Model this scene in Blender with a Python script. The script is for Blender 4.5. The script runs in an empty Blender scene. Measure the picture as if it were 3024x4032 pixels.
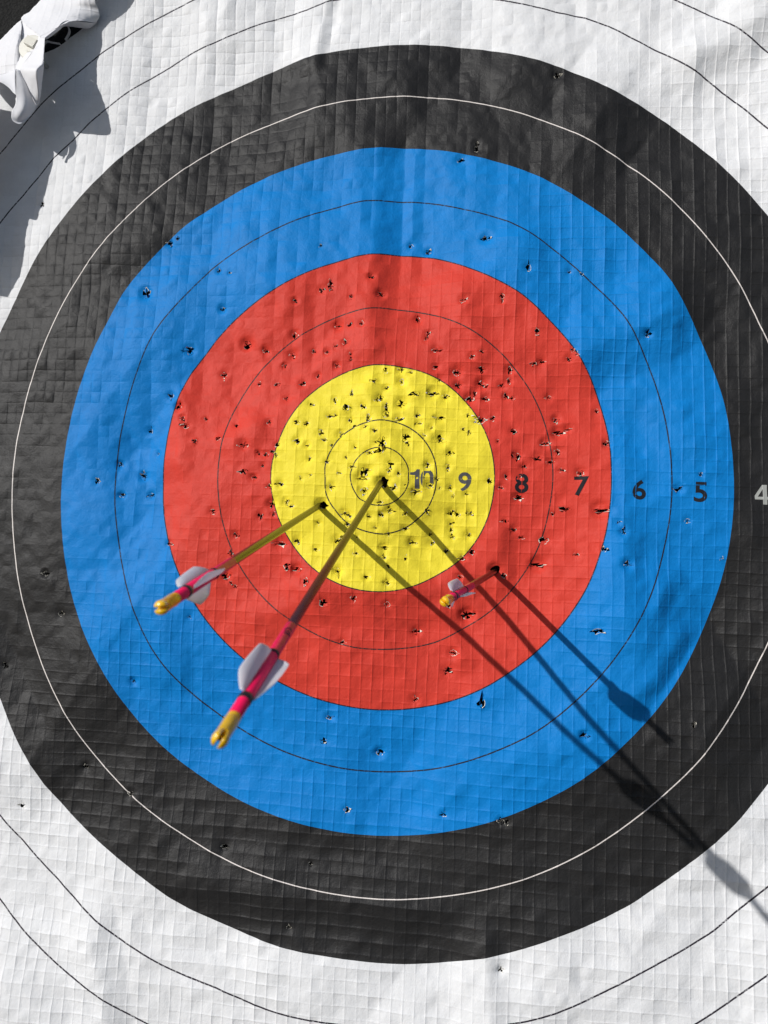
import bpy, bmesh, math, random
import numpy as np
from mathutils import Vector, Matrix

rng = np.random.default_rng(7)
random.seed(7)
S = bpy.context.scene
C = S.collection

# ------------------------------------------------------------------ camera, sky, sun, exposure
# Everything is measured in the plane of the target face: x right, y up, z out of the face (metres).
# The butt leans back, so face coordinates are turned into world coordinates by W().
LEAN = math.radians(18.0)
CL, SL = math.cos(LEAN), math.sin(LEAN)
WM = Matrix(((1, 0, 0, 0), (0, SL, -CL, 0), (0, CL, SL, 1.05), (0, 0, 0, 1)))
CAM = [0.10242, -0.12075, 0.80549, 0.10199, 0.1217, 0.0]    # position and tilt of the camera in face coordinates
SUN = [0.7858, -0.5286]    # drift of a shadow per metre of height above the face

cam = bpy.data.cameras.new("camera")
cam_ob = bpy.data.objects.new("camera", cam)
C.objects.link(cam_ob)
cam.sensor_fit = 'VERTICAL'
cam.sensor_height = 24.0
cam.sensor_width = 18.0
cam.lens = 24.0 * 3028.0 / 4032.0
cam.clip_start = 0.01
cam.clip_end = 100.0
cam.dof.use_dof = True
cam.dof.focus_distance = 0.80
cam.dof.aperture_fstop = 7.2
cam_ob.matrix_world = (WM @ Matrix.Translation(CAM[:3])
                       @ Matrix.Rotation(CAM[4], 4, 'Y') @ Matrix.Rotation(CAM[3], 4, 'X'))
S.camera = cam_ob

to_sun = (WM.to_3x3() @ Vector((-SUN[0], -SUN[1], 1.0))).normalized()
sun = bpy.data.lights.new("sun", 'SUN')
sun.energy = 3.9
sun.angle = math.radians(0.55)
sun.color = (1.0, 0.975, 0.94)
sun_ob = bpy.data.objects.new("sun", sun)
C.objects.link(sun_ob)
sun_ob.rotation_euler = to_sun.to_track_quat('Z', 'Y').to_euler()
sun_ob.location = to_sun * 5.0

world = bpy.data.worlds.new("World")
S.world = world
world.use_nodes = True
wn = world.node_tree.nodes
sky = wn.new('ShaderNodeTexSky')
sky.sky_type = 'NISHITA'
sky.sun_disc = False
sky.sun_elevation = math.asin(to_sun.z)
sky.sun_rotation = math.atan2(to_sun.x, to_sun.y)
wn['Background'].inputs['Strength'].default_value = 0.072
world.node_tree.links.new(sky.outputs[0], wn['Background'].inputs['Color'])

S.view_settings.view_transform = 'Standard'
S.view_settings.look = 'None'
S.view_settings.exposure = 0.0
S.view_settings.gamma = 1.0
S.view_settings.use_curve_mapping = False
S.render.engine = 'CYCLES'

# ------------------------------------------------------------------ measurements (mm in the face plane)
RW = 0.061                       # width of one scoring ring
# how far each printed ring sits off its true radius, in thousandths of a ring, every 3 degrees
RING_SHIFT = {
    0.5: [0,3,7,10,12,12,13,13,13,13,12,12,12,12,12,12,12,12,12,12,12,13,13,13,13,13,12,12,12,12,11,11,12,12,12,12,13,13,13,13,12,12,12,11,10,9,9,10,11,12,12,12,13,13,13,13,14,17,19,21,20,18,16,14,13,13,13,13,13,13,13,14,16,19,23,26,25,22,17,14,13,13,13,13,12,12,12,11,10,9,9,10,11,12,12,12,13,13,13,13,13,13,13,13,13,13,13,13,13,13,13,13,13,13,12,12,10,6,2,-1],
    1: [-17,-15,-13,-12,-11,-11,-11,-11,-11,-11,-11,-10,-10,-9,-8,-8,-8,-9,-10,-10,-11,-11,-11,-11,-11,-11,-10,-9,-7,-5,-5,-5,-7,-9,-10,-11,-11,-11,-11,-11,-11,-10,-8,-6,-5,-4,-5,-7,-9,-10,-11,-11,-11,-11,-11,-11,-12,-16,-22,-29,-34,-33,-28,-22,-16,-12,-11,-11,-12,-14,-18,-22,-25,-25,-23,-19,-16,-13,-12,-13,-14,-14,-15,-15,-14,-13,-11,-9,-5,-1,3,6,7,6,5,4,3,2,1,0,-2,-4,-7,-8,-9,-8,-5,-3,-3,-4,-6,-8,-10,-11,-11,-11,-13,-15,-17,-18],
    2: [-23,-23,-24,-24,-24,-25,-25,-26,-26,-27,-27,-27,-27,-27,-25,-23,-19,-16,-12,-10,-9,-11,-13,-15,-18,-20,-21,-20,-15,-8,-2,2,0,-5,-12,-19,-24,-29,-33,-36,-38,-38,-39,-39,-40,-41,-43,-44,-47,-50,-54,-58,-62,-65,-66,-63,-60,-56,-54,-54,-55,-57,-59,-62,-65,-67,-69,-69,-70,-70,-69,-66,-61,-56,-51,-45,-39,-32,-26,-20,-16,-13,-10,-7,-4,-3,-3,-2,-2,-2,-2,-3,-5,-7,-9,-12,-15,-19,-22,-25,-26,-22,-16,-9,-4,-1,0,0,-1,-1,-2,-4,-6,-8,-11,-15,-18,-20,-21,-22],
    3: [-39,-38,-37,-36,-34,-31,-27,-24,-22,-19,-17,-15,-13,-8,0,7,12,16,20,24,27,29,28,24,20,16,13,11,15,26,37,41,37,29,19,8,-3,-14,-22,-28,-33,-38,-46,-53,-57,-60,-61,-63,-65,-67,-67,-64,-60,-58,-58,-61,-64,-69,-73,-79,-83,-86,-88,-88,-88,-86,-84,-81,-78,-74,-71,-68,-65,-64,-62,-61,-61,-61,-62,-64,-64,-62,-56,-49,-42,-35,-28,-23,-22,-24,-25,-24,-20,-14,-8,-1,2,-4,-15,-23,-23,-19,-16,-15,-17,-19,-22,-24,-27,-28,-28,-30,-33,-39,-44,-49,-51,-50,-46,-42],
    4: [-78,-73,-65,-59,-55,-53,-45,-32,-20,-12,-6,-7,-9,-10,-9,0,16,27,26,21,17,17,21,27,36,42,39,30,25,31,46,52,42,21,5,1,-2,-9,-17,-24,-28,-28,-27,-25,-23,-22,-24,-31,-31,-16,2,13,14,8,0,-9,-18,-27,-33,-38,-39,-36,-30,-28,-30,-32,-33,-34,-34,-34,-34,-33,-33,-34,-35,-35,-36,-36,-37,-37,-37,-37,-35,-30,-26,-23,-20,-16,-12,-8,-6,-4,-3,-2,1,6,8,6,1,-2,-9,-16,-19,-20,-21,-22,-24,-25,-27,-28,-30,-37,-46,-55,-60,-65,-71,-77,-79,-79],
    5: [-101,-100,-98,-94,-89,-82,-74,-65,-52,-32,-12,-5,-13,-29,-38,-35,-25,-12,8,30,47,55,49,38,29,29,38,42,38,42,63,78,63,39,30,27,22,16,10,7,8,14,24,26,12,4,8,16,26,24,0,-29,-57,-81,-99,-110,-118,-123,-127,-130,-130,-127,-126,-127,-121,-107,-90,-70,-48,-24,2,28,47,56,53,43,32,19,9,4,4,4,7,11,12,11,13,18,22,24,25,25,26,26,23,15,9,4,2,4,8,4,-7,-18,-26,-33,-38,-44,-50,-55,-57,-59,-66,-76,-85,-93,-97,-97,-97,-99],
    6: [-111,-110,-107,-101,-96,-96,-99,-97,-86,-66,-38,-13,-5,-14,-16,-7,0,-2,-1,9,25,36,35,33,34,35,40,47,50,60,73,70,59,52,48,44,42,44,45,43,38,38,48,48,32,19,16,17,4,-37,-66,-75,-86,-95,-101,-105,-111,-118,-120,-115,-108,-100,-96,-88,-72,-54,-36,-20,-7,1,9,16,25,34,42,50,57,62,64,59,59,64,67,68,65,62,60,59,60,59,57,53,49,45,43,41,36,30,25,21,19,17,11,1,-11,-19,-23,-29,-37,-48,-62,-73,-79,-83,-87,-92,-97,-103,-108,-110],
    7: [-20,-20,-21,-29,-52,-80,-106,-119,-110,-93,-84,-81,-80,-70,-56,-41,-29,-22,-16,-7,1,4,13,23,28,34,40,42,45,46,42,41,44,42,37,34,37,45,50,40,29,18,5,-10,-27,-32,-33,-47,-61,-74,-88,-100,-109,-119,-126,-130,-135,-135,-130,-130,-133,-134,-132,-126,-118,-104,-88,-73,-57,-38,-22,-6,11,27,36,41,44,48,50,46,38,40,47,48,46,45,45,43,43,44,45,44,41,40,40,39,37,34,26,16,5,-9,-22,-33,-41,-40,-39,-52,-62,-73,-88,-100,-94,-72,-49,-29,-21,-20,-20,-20],
    8: [8,8,8,8,8,8,8,8,4,-13,-33,-52,-57,-50,-42,-34,-25,-16,-9,-4,0,11,32,41,41,47,50,51,55,59,60,63,74,78,73,44,18,14,29,53,55,44,29,12,-7,-25,-41,-56,-70,-92,-125,-154,-157,-135,-90,-44,-3,8,8,8,8,8,8,8,8,8,7,-10,-36,-62,-63,-22,13,36,58,41,31,23,10,12,25,52,49,32,31,42,57,50,35,37,48,58,53,45,43,41,24,12,19,25,23,4,-8,-2,8,5,-7,-11,-5,1,7,8,8,8,8,8,8,8,8,8],
    9: [20,20,20,20,20,20,20,20,20,20,20,14,-4,-23,-35,-18,-20,10,6,-3,16,65,73,23,27,29,48,64,81,98,114,131,131,51,43,48,34,29,52,21,23,42,19,8,-45,-24,-63,-72,-38,-14,-3,8,17,20,20,20,20,20,20,20,20,20,20,20,20,20,20,20,20,20,21,31,44,56,38,2,3,-1,38,76,89,89,85,56,29,49,80,84,70,55,39,26,33,51,68,85,76,36,-2,-28,-28,-12,0,-29,-19,-3,7,16,20,20,20,20,20,20,20,20,20,20,20,20],
    10: [18,18,18,18,18,18,18,18,18,18,18,18,18,13,4,-6,-3,21,0,-12,-9,0,9,17,18,18,18,18,18,18,18,18,18,18,20,23,27,33,53,63,55,50,20,30,12,-52,-89,-75,-45,-14,12,18,18,18,18,18,18,18,18,18,18,18,18,18,18,18,18,18,18,18,18,18,17,11,2,-7,3,49,70,82,86,78,68,54,39,25,18,18,18,18,18,18,18,18,18,18,18,13,4,-6,-17,-37,-63,-56,-29,-1,16,18,18,18,18,18,18,18,18,18,18,18,18,18],
}
# arrow holes: x, y, width, height
HOLES = """-10.7,222.3,6.8,3.8 -55.9,214.5,5.5,7.9 -65.3,209.7,6.5,6.7 -95.4,198.9,5.2,4.9 -32.4,200.6,4.4,5.9 0.6,201.8,8.1,5.2 89.6,191.5,8.2,4.1 131.6,193.3,4.5,4.7 131.1,187.3,3.2,4.4 -46.7,168.3,9.4,3.1 -34.0,168.8,6.8,4.1 -20.9,169.9,5.4,4.8 40.7,171.0,5.3,7.9 -96.3,160.5,5.2,7.8 51.9,155.2,4.6,5.4 49.2,149.4,4.6,4.1 -38.4,149.1,7.5,4.5 -49.1,144.7,5.1,3.1 -58.8,139.1,4.8,4.8 -73.8,140.2,4.4,4.5 -97.8,137.5,7.9,5.2 -128.1,143.5,7.6,4.5 -33.3,135.6,3.7,5.1 -32.9,129.5,3.0,4.4 59.5,136.6,7.9,4.4 109.3,133.5,4.5,3.7 98.7,128.0,4.9,4.7 -106.2,125.7,4.5,4.8 -48.1,123.6,4.7,5.8 59.7,117.7,6.6,4.0 82.3,111.8,8.8,7.7 107.9,114.3,7.8,4.7 -68.8,112.9,4.1,5.8 -134.1,106.0,4.5,5.5 -114.6,104.6,5.9,4.5 -85.7,104.4,7.5,4.5 83.3,97.6,6.2,6.0 108.0,97.6,7.4,8.3 129.7,95.6,8.0,4.0 63.4,103.3,4.6,5.7 5.7,115.4,6.7,6.1 22.3,116.5,7.6,4.7 32.7,113.1,4.3,3.7 -8.5,105.2,10.0,3.7 22.8,103.0,5.3,7.1 6.5,96.8,6.6,4.4 37.1,89.0,9.9,5.7 56.8,89.3,11.4,4.3 69.8,85.5,7.2,5.0 95.7,82.2,9.0,5.6 100.7,88.7,2.6,8.3 112.7,81.7,6.4,5.0 133.5,83.5,4.8,6.6 -104.4,88.7,6.2,4.1 -75.4,80.7,5.4,4.8 -49.6,85.0,5.4,5.8 -31.6,91.2,3.4,6.4 -0.2,86.8,5.0,6.1 -4.3,83.6,6.0,3.4 -19.0,77.3,6.3,5.7 -37.7,75.3,6.7,7.4 6.5,77.4,4.3,4.7 5.7,68.2,6.0,7.4 22.5,79.4,10.6,5.7 -55.7,67.4,5.1,4.7 -49.5,68.1,4.0,4.4 -13.4,64.5,4.3,8.4 -32.6,62.5,4.4,5.4 -27.6,55.7,5.0,3.4 19.7,62.0,7.2,5.7 39.9,65.6,4.6,4.7 41.5,57.2,6.5,4.0 54.4,51.9,4.6,4.3 63.9,62.4,9.8,3.3 93.9,64.0,6.4,3.0 106.7,58.7,8.0,8.2 119.6,60.0,5.8,5.9 88.1,49.4,4.2,3.6 94.2,45.9,4.8,3.9 -91.7,61.6,6.8,4.7 -81.5,60.0,5.4,4.7 -123.0,62.5,5.2,5.1 -65.3,49.1,5.1,7.7 -61.0,41.9,4.7,4.0 -43.1,47.7,5.7,6.0 -91.5,41.0,6.8,5.1 -79.9,36.0,5.1,4.4 -51.8,35.3,4.0,3.4 -16.7,54.6,4.7,3.3 -6.3,51.0,5.6,3.0 -27.8,33.1,4.3,3.3 1.0,38.3,8.3,13.3 27.1,41.8,8.2,9.3 30.3,34.3,4.9,4.0 46.7,43.3,4.6,3.3 63.8,38.4,13.0,5.9 74.5,23.9,6.1,5.9 124.0,35.3,4.8,4.2 -11.7,26.1,8.9,5.0 -0.1,27.5,8.2,5.0 -113.6,37.3,4.4,4.1 -134.0,28.8,5.2,4.7 -126.3,27.2,6.8,3.4 -118.6,29.6,5.1,3.4 -129.5,15.5,4.5,3.0 -114.3,25.0,2.7,6.7 -77.7,21.2,4.0,4.0 -58.0,17.9,5.0,3.3 -37.1,22.0,3.3,3.0 -30.7,11.5,7.3,3.3 -18.3,6.3,6.6,9.9 -13.3,7.9,6.6,4.3 -20.7,-1.9,14.9,3.3 10.6,14.0,3.9,9.9 9.3,7.4,4.9,4.3 19.6,3.1,4.6,4.6 50.3,11.6,5.5,5.6 71.6,10.3,3.2,5.2 71.6,5.9,2.9,2.9 39.1,-1.7,2.6,2.6 -44.4,5.1,4.7,3.7 -87.1,0.1,5.1,4.7 -76.7,3.2,3.4,3.3 -109.9,-5.9,5.8,4.7 -53.1,-9.6,5.3,6.6 -17.1,-14.4,8.9,7.2 14.7,-12.1,6.2,4.9 26.6,-8.5,5.2,4.6 61.0,-3.4,3.9,3.9 52.1,-9.7,9.7,7.5 62.6,-12.8,3.9,3.9 74.6,-13.4,5.5,5.2 38.6,-16.4,10.4,3.6 3.2,-5.3,6.9,11.5 115.5,-6.8,5.4,6.5 126.5,-13.4,5.7,3.5 133.0,-2.2,3.8,6.5 -121.4,-8.2,6.1,4.0 -119.4,-26.9,6.1,7.3 -102.8,-25.5,3.7,7.3 -97.4,-29.7,5.1,2.7 77.0,-22.3,3.2,4.9 91.4,-20.1,5.7,3.2 -0.9,-27.2,5.9,3.9 -63.8,-29.3,10.0,6.6 -137.8,2.2,2.4,3.7 -131.5,-40.2,5.4,6.0 -116.2,-38.1,3.4,6.6 75.2,-39.1,6.4,6.1 81.6,-41.2,5.4,4.5 95.1,-40.7,6.0,3.9 129.9,-48.6,6.0,3.8 -67.0,-48.4,4.3,3.6 -108.6,-69.9,12.1,3.9 -89.9,-67.6,6.0,4.9 -100.3,-94.2,8.4,5.6 -90.2,-97.9,9.3,4.6 -80.5,-110.9,5.3,7.1 -46.1,-67.5,9.9,4.6 -41.1,-63.9,4.3,4.2 -38.8,-38.6,8.3,3.9 -33.8,-40.7,5.3,3.6 -11.6,-42.2,7.2,3.9 1.2,-40.7,5.9,4.2 9.7,-35.9,7.2,5.9 26.0,-40.2,5.5,5.2 49.5,-37.2,4.8,5.5 -36.3,-50.1,5.9,3.9 -5.3,-54.5,3.6,4.6 8.9,-61.4,4.9,3.9 26.0,-56.1,6.5,3.6 -70.1,-77.1,6.6,2.9 -27.1,-81.4,5.6,3.6 -25.1,-64.0,4.3,3.6 4.0,-75.9,9.1,3.9 3.7,-85.3,4.9,5.5 8.1,-95.5,4.2,3.9 27.0,-87.0,3.6,5.8 34.0,-70.2,8.4,4.2 52.6,-61.8,3.9,4.5 54.5,-70.5,5.1,4.2 74.3,-50.4,5.8,3.9 75.1,-56.9,2.9,7.1 76.1,-64.9,4.8,4.2 92.5,-63.1,6.3,5.8 69.7,-80.4,4.8,4.8 96.3,-80.7,5.4,5.4 85.6,-87.0,5.4,5.1 -45.9,-100.5,4.9,7.4 -15.0,-107.0,5.9,3.5 6.9,-112.6,4.9,5.4 -28.5,-127.9,5.9,7.0 -61.0,-133.9,8.9,8.7 6.9,-135.0,6.1,5.4 83.3,-106.4,5.4,4.4 72.5,-135.2,6.3,4.7 90.0,-145.8,11.0,8.5 120.1,-99.4,8.8,8.8 128.2,-104.9,5.6,3.8 -40.5,-175.0,6.5,3.5 37.6,-163.0,8.3,5.3 75.5,-185.0,8.8,5.6 69.8,-202.1,10.0,5.6 35.5,-232.8,8.2,6.2 -53.5,-252.0,7.4,4.4 -60.1,-275.7,7.4,5.3 -0.8,-286.7,7.3,6.7 104.6,-233.9,5.3,10.7 160.1,224.1,4.8,8.8 202.6,216.8,2.9,2.0 214.6,213.3,3.8,2.7 167.3,152.1,4.8,6.7 204.2,132.3,4.1,3.6 200.0,122.5,7.2,3.0 207.2,126.4,4.7,2.6 162.7,117.6,7.0,3.6 171.2,120.0,6.3,5.0 138.1,111.5,4.2,9.3 137.3,99.9,3.8,8.3 280.9,145.7,6.2,5.6 140.5,81.2,4.8,4.6 177.8,80.8,6.6,4.3 226.3,65.2,5.3,4.5 184.8,57.4,5.6,5.9 140.7,45.9,5.7,5.5 187.2,43.6,12.5,4.2 196.6,46.6,6.2,3.9 236.2,30.3,5.2,6.7 173.6,32.1,9.4,4.2 185.2,23.7,5.9,4.8 144.2,19.7,6.3,7.1 164.6,16.6,11.0,3.6 150.8,8.3,5.3,4.8 178.7,12.2,8.7,3.5 189.1,4.0,7.1,4.2 208.7,0.4,7.7,5.8 328.0,-3.9,4.2,5.3 305.9,-17.6,9.6,4.1 146.2,-2.5,5.7,5.5 144.3,-24.1,10.0,3.2 192.3,-36.6,12.3,3.5 227.6,-38.2,16.8,4.1 178.7,-42.0,2.5,2.2 139.1,-58.3,5.6,5.4 147.4,-66.0,7.8,4.1 169.9,-68.8,9.9,7.3 202.4,-84.0,5.5,3.8 162.4,-94.3,15.4,3.8 244.8,-51.0,5.5,4.1 250.1,-60.9,4.5,6.3 230.0,-79.0,5.5,5.3 253.3,-94.1,9.0,5.3 313.2,-50.6,6.5,4.3 343.7,-87.9,3.8,4.6 222.7,-161.4,12.6,4.3 205.7,-265.5,7.2,5.4 311.5,-251.8,5.2,5.9 -269.4,216.1,7.3,10.8 -184.0,237.5,3.9,4.7 -171.0,235.0,1.8,2.5 -178.9,192.7,6.4,6.0 -215.1,147.8,10.0,6.3 -149.9,151.3,8.8,8.7 -174.6,117.4,6.0,6.3 -235.4,95.9,4.6,7.7 -227.0,82.6,7.5,5.2 -222.4,70.0,6.4,4.2 -217.6,61.2,8.8,5.5 -194.5,67.8,4.9,4.8 -160.3,60.9,6.3,3.4 -180.0,45.5,6.3,4.4 -206.2,43.2,5.6,4.1 -151.2,38.0,9.7,4.8 -258.4,56.6,5.0,6.9 -249.1,30.4,3.6,4.5 -291.9,19.3,5.4,5.9 -264.8,5.5,6.8,7.5 -150.6,8.5,7.9,5.4 -140.2,2.2,4.5,5.0 -318.7,0.8,5.1,6.2 -289.3,-15.7,5.7,5.1 -255.6,-16.0,6.4,5.1 -184.6,-35.1,6.9,6.0 -157.9,-60.9,6.2,5.6 -232.8,-69.8,5.9,4.4 -162.6,-79.5,5.1,6.6 -168.9,-105.0,8.5,7.2 -162.8,-112.4,4.1,3.0 -158.1,-116.5,5.1,3.6 -375.7,-101.7,6.2,5.8 -356.1,-146.2,6.4,6.7 -418.5,-203.1,6.5,6.7 -269.3,-218.1,5.2,5.8 -207.2,-148.9,3.8,3.3 -319.3,-309.6,5.9,4.8 -268.3,-335.2,7.5,4.7 -390.1,-351.8,6.4,4.8 -163.1,-386.8,7.9,4.6 -34.5,-344.3,5.1,4.9 64.3,-345.6,5.6,5.1 121.3,-350.4,7.0,4.4 127.3,-351.9,3.6,7.4 -71.9,-399.5,5.1,5.1 -94.3,-463.7,5.4,4.5 119.2,-491.9,5.1,4.3 88.2,349.6,8.0,5.0 106.5,368.3,3.3,7.1 105.6,361.3,4.7,5.0 115.9,259.0,8.9,6.2 -66.8,260.3,4.9,4.3 33.6,254.7,4.4,4.2 52.5,247.0,7.4,4.2 195.0,440.5,6.6,7.1 -400.1,329.5,4.6,6.4 -242.1,273.7,6.2,4.4 -232.8,279.1,5.1,4.7"""
DIGITS = [('1', 36.7, -2.6, 19.9), ('0', 49.9, -3.2, 20.2), ('9', 89.5, -7.1, 20.6), ('8', 148.4, -9.3, 20.1), ('7', 209.1, -13.2, 20.3), ('6', 266.6, -18.1, 20.5), ('5', 326.7, -21.4, 20.3), ('4', 378.5, -34.5, 20.0)]
ARROW_LEN = [0.0389, 0.0456, 0.064, 0.0834]  # wrap before vane, vane length, to nock seat, to nock tip
ARROWS = {'A': ([0.0023, -0.0034, 0.0], [-0.0133, -0.3426, 0.9394], 0.4400), 'B': ([-0.0647, -0.0292, 0.0], [0.0367, -0.2149, 0.9759], 0.3816), 'C': ([0.1182, -0.102, 0.0], [-0.1422, -0.0957, 0.9852], 0.1921)}
# control grids of the folded corner, with extra sheets added to fill its shadow
FLAPS = {
    'upper': [[(-354.0,640.7,4.0),(-333.1,625.7,15.0),(-319.4,615.1,22.0),(-308.6,605.7,28.0)],[(-382.3,614.2,4.0),(-358.7,601.4,14.0),(-336.7,590.5,22.0),(-325.8,584.2,26.0)],[(-411.2,586.4,4.0),(-380.7,575.2,14.0),(-354.5,568.5,19.0),(-334.4,566.5,19.0)],[(-424.8,573.4,4.0),(-390.7,562.8,16.0),(-357.5,559.1,18.0),(-333.2,560.3,12.0)],[(-434.3,561.9,6.0),(-396.3,547.2,20.0),(-362.2,545.4,24.0),(-334.4,554.2,8.0)],[(-387.7,510.1,40.0),(-371.4,521.3,36.0),(-355.1,537.3,26.0),(-339.3,549.2,6.0)]],
    'lip': [[(-377.6,502.3,46.0),(-369.6,519.8,37.0),(-363.5,534.4,30.0),(-346.4,542.8,15.0),(-339.3,548.6,6.0)],[(-381.3,506.1,40.0),(-371.4,521.4,33.0),(-366.9,535.4,24.0),(-348.5,542.1,11.0),(-342.6,548.1,4.0)],[(-383.4,510.8,34.0),(-372.7,523.4,29.0),(-369.8,536.7,19.0),(-350.6,541.8,7.0),(-345.4,547.4,3.0)]],
    'lit': [[(-386.4,508.4,42.0),(-377.0,502.1,47.0)],[(-392.5,487.6,45.0),(-372.9,481.3,54.0)],[(-401.3,473.0,46.0),(-370.0,460.1,60.0)],[(-406.0,465.7,45.0),(-372.9,447.9,66.0)],[(-399.2,447.9,40.0),(-380.5,439.4,50.0)],[(-394.4,431.2,30.0),(-391.1,434.2,31.0)]],
    'sliver': [[(-370.0,460.1,60.0),(-369.8,465.4,58.0)],[(-372.9,447.9,66.0),(-370.5,456.8,57.0)],[(-380.5,439.4,50.0),(-378.7,445.9,46.0)],[(-391.1,434.2,31.0),(-392.0,438.5,28.0)]],
    'blob': [[(-409.2,465.5,48.0),(-407.0,465.5,47.0),(-406.0,465.7,45.0)],[(-406.6,441.6,50.0),(-400.9,443.9,46.0),(-399.2,447.9,40.0)],[(-406.3,423.9,50.0),(-397.1,424.0,47.0),(-395.0,434.8,34.0)],[(-410.7,412.7,50.0),(-399.3,412.7,46.0),(-394.4,431.2,30.0)],[(-410.4,404.6,48.0),(-403.7,406.1,43.0),(-396.8,416.8,36.0)],[(-406.5,401.7,46.0),(-403.9,402.2,44.0),(-400.0,407.8,40.0)]],
    'leftlobe': [[(-468.5,467.9,40.0),(-440.5,473.6,31.0),(-419.3,477.1,33.0)],[(-464.4,458.4,45.0),(-433.9,462.1,40.0),(-412.3,456.3,44.0)],[(-461.9,450.5,48.0),(-428.7,452.3,47.0),(-406.2,432.7,50.0)]],
    'left': [[(-434.3,561.9,6.0),(-446.5,553.9,4.0),(-461.8,539.1,4.0),(-496.0,507.0,4.0)],[(-424.1,533.5,20.0),(-425.6,515.9,28.0),(-445.4,504.7,26.0),(-482.4,489.4,22.0)],[(-420.8,509.0,25.0),(-419.5,491.4,33.0),(-441.1,486.2,31.0),(-474.6,477.0,32.0)],[(-419.0,479.7,31.0),(-419.3,477.1,33.0),(-440.5,473.6,31.0),(-468.5,467.9,40.0)]],
    'strip': [[(-567.5,493.5,20.0),(-491.8,472.8,40.0),(-434.3,461.9,42.0)],[(-565.8,469.8,20.0),(-490.8,455.6,40.0),(-428.6,431.0,48.0)],[(-562.6,422.8,20.0),(-484.1,406.7,45.0),(-426.9,403.5,50.0)],[(-565.3,375.0,20.0),(-498.0,356.0,45.0),(-447.7,343.9,60.0)],[(-563.8,353.7,20.0),(-502.8,341.4,45.0),(-458.1,340.9,60.0)],[(-563.6,308.1,20.0),(-505.2,292.2,45.0),(-465.5,282.4,60.0)],[(-563.4,263.1,20.0),(-513.9,252.0,45.0),(-485.6,251.7,60.0)]],
    'gully': [[(-426.9,513.2,24.0),(-412.7,500.5,30.0),(-392.5,487.6,45.0)],[(-422.1,493.9,30.0),(-414.5,484.6,34.0),(-401.3,473.0,46.0)],[(-419.3,477.1,33.0),(-411.7,470.3,40.0),(-406.0,465.7,45.0)]],
    'web': [[(-387.7,510.1,40.0),(-377.0,502.1,47.0)],[(-379.5,515.4,38.0),(-373.5,509.9,43.0)],[(-371.9,520.8,36.0),(-370.2,519.9,37.0)]],  # small patch added to close a gap in the cast shadow
    'inner_shadow_fill': [[(-418.3,482.0,34.0),(-408.7,474.1,36.0),(-402.3,456.8,34.0)],[(-413.0,451.9,40.0),(-406.1,449.6,40.0),(-399.3,443.6,34.0)],[(-410.0,432.1,44.0),(-404.8,433.4,39.0),(-399.1,435.5,30.0)],[(-412.2,414.3,46.0),(-404.4,417.0,40.0),(-398.7,427.6,30.0)],[(-411.9,407.2,45.0),(-405.6,408.2,40.0),(-400.2,416.1,34.0)]],  # unseen layer added behind the curl to fill its shadow
    'pleat_shadow_fill': [[(-406.0,465.7,45.0),(-402.3,456.8,34.0)],[(-399.2,447.9,40.0),(-399.3,443.6,34.0)],[(-394.4,431.2,30.0),(-398.7,427.6,30.0)]],  # added joining piece, closes a lit slit in the shadow
    'lining_shadow_fill': [[(-420.2,447.4,30.0),(-408.2,443.0,36.0),(-400.0,439.1,39.0)],[(-420.5,431.0,30.0),(-408.2,423.1,38.0),(-399.7,421.8,39.0)],[(-419.6,416.7,32.0),(-410.7,409.2,40.0),(-402.9,410.2,40.0)]],  # unseen sheet shaped from the shadow it should cast
    'underlay_shadow_fill': [[(-430.3,555.2,8.0),(-404.6,530.9,24.0),(-380.6,504.5,42.0)],[(-426.0,523.5,18.0),(-404.9,506.7,30.0),(-382.1,491.3,44.0)],[(-419.2,492.2,28.0),(-405.0,481.4,38.0),(-378.9,465.6,52.0)],[(-416.4,476.9,33.0),(-402.0,468.4,40.0),(-378.6,452.7,56.0)],[(-418.0,463.4,33.0),(-404.5,457.9,36.0),(-385.4,444.0,44.0)]],  # unseen sheet added behind the others to close slits in the shadow
    'bridge': [[(-435.7,564.8,4.0),(-410.9,539.0,21.0),(-386.8,513.8,38.0)],[(-427.2,533.9,16.0),(-404.0,509.2,28.0),(-384.5,495.1,46.0)],[(-424.0,512.9,24.0),(-411.0,501.5,30.0),(-392.5,487.6,45.0)]],  # added behind the pin so the corner casts a solid shadow
}


# ------------------------------------------------------------------ helpers
def mat(name):
    m = bpy.data.materials.new(name)
    m.use_nodes = True
    nt = m.node_tree
    return m, nt, nt.nodes, nt.links, nt.nodes['Principled BSDF']

def simple(name, col, rough=0.5, spec=0.5, metal=0.0, trans=0.0, bump=None, coat=0.0):
    m, nt, n, l, p = mat(name)
    p.inputs['Base Color'].default_value = (*col, 1)
    p.inputs['Roughness'].default_value = rough
    p.inputs['Specular IOR Level'].default_value = spec
    p.inputs['Metallic'].default_value = metal
    p.inputs['Transmission Weight'].default_value = trans
    p.inputs['Coat Weight'].default_value = coat
    if bump:
        no = n.new('ShaderNodeTexNoise'); no.inputs['Scale'].default_value = bump[0]
        no.inputs['Detail'].default_value = 5
        tc = n.new('ShaderNodeTexCoord'); l.new(tc.outputs['Object'], no.inputs['Vector'])
        b = n.new('ShaderNodeBump'); b.inputs['Strength'].default_value = bump[1]
        b.inputs['Distance'].default_value = bump[2]
        l.new(no.outputs['Fac'], b.inputs['Height']); l.new(b.outputs['Normal'], p.inputs['Normal'])
    return m

def Wp(v):
    """face coordinates (N,3) -> world coordinates (N,3)"""
    v = np.asarray(v, float)
    return np.stack([v[:, 0], SL * v[:, 1] - CL * v[:, 2], CL * v[:, 1] + SL * v[:, 2] + 1.05], 1)

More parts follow.
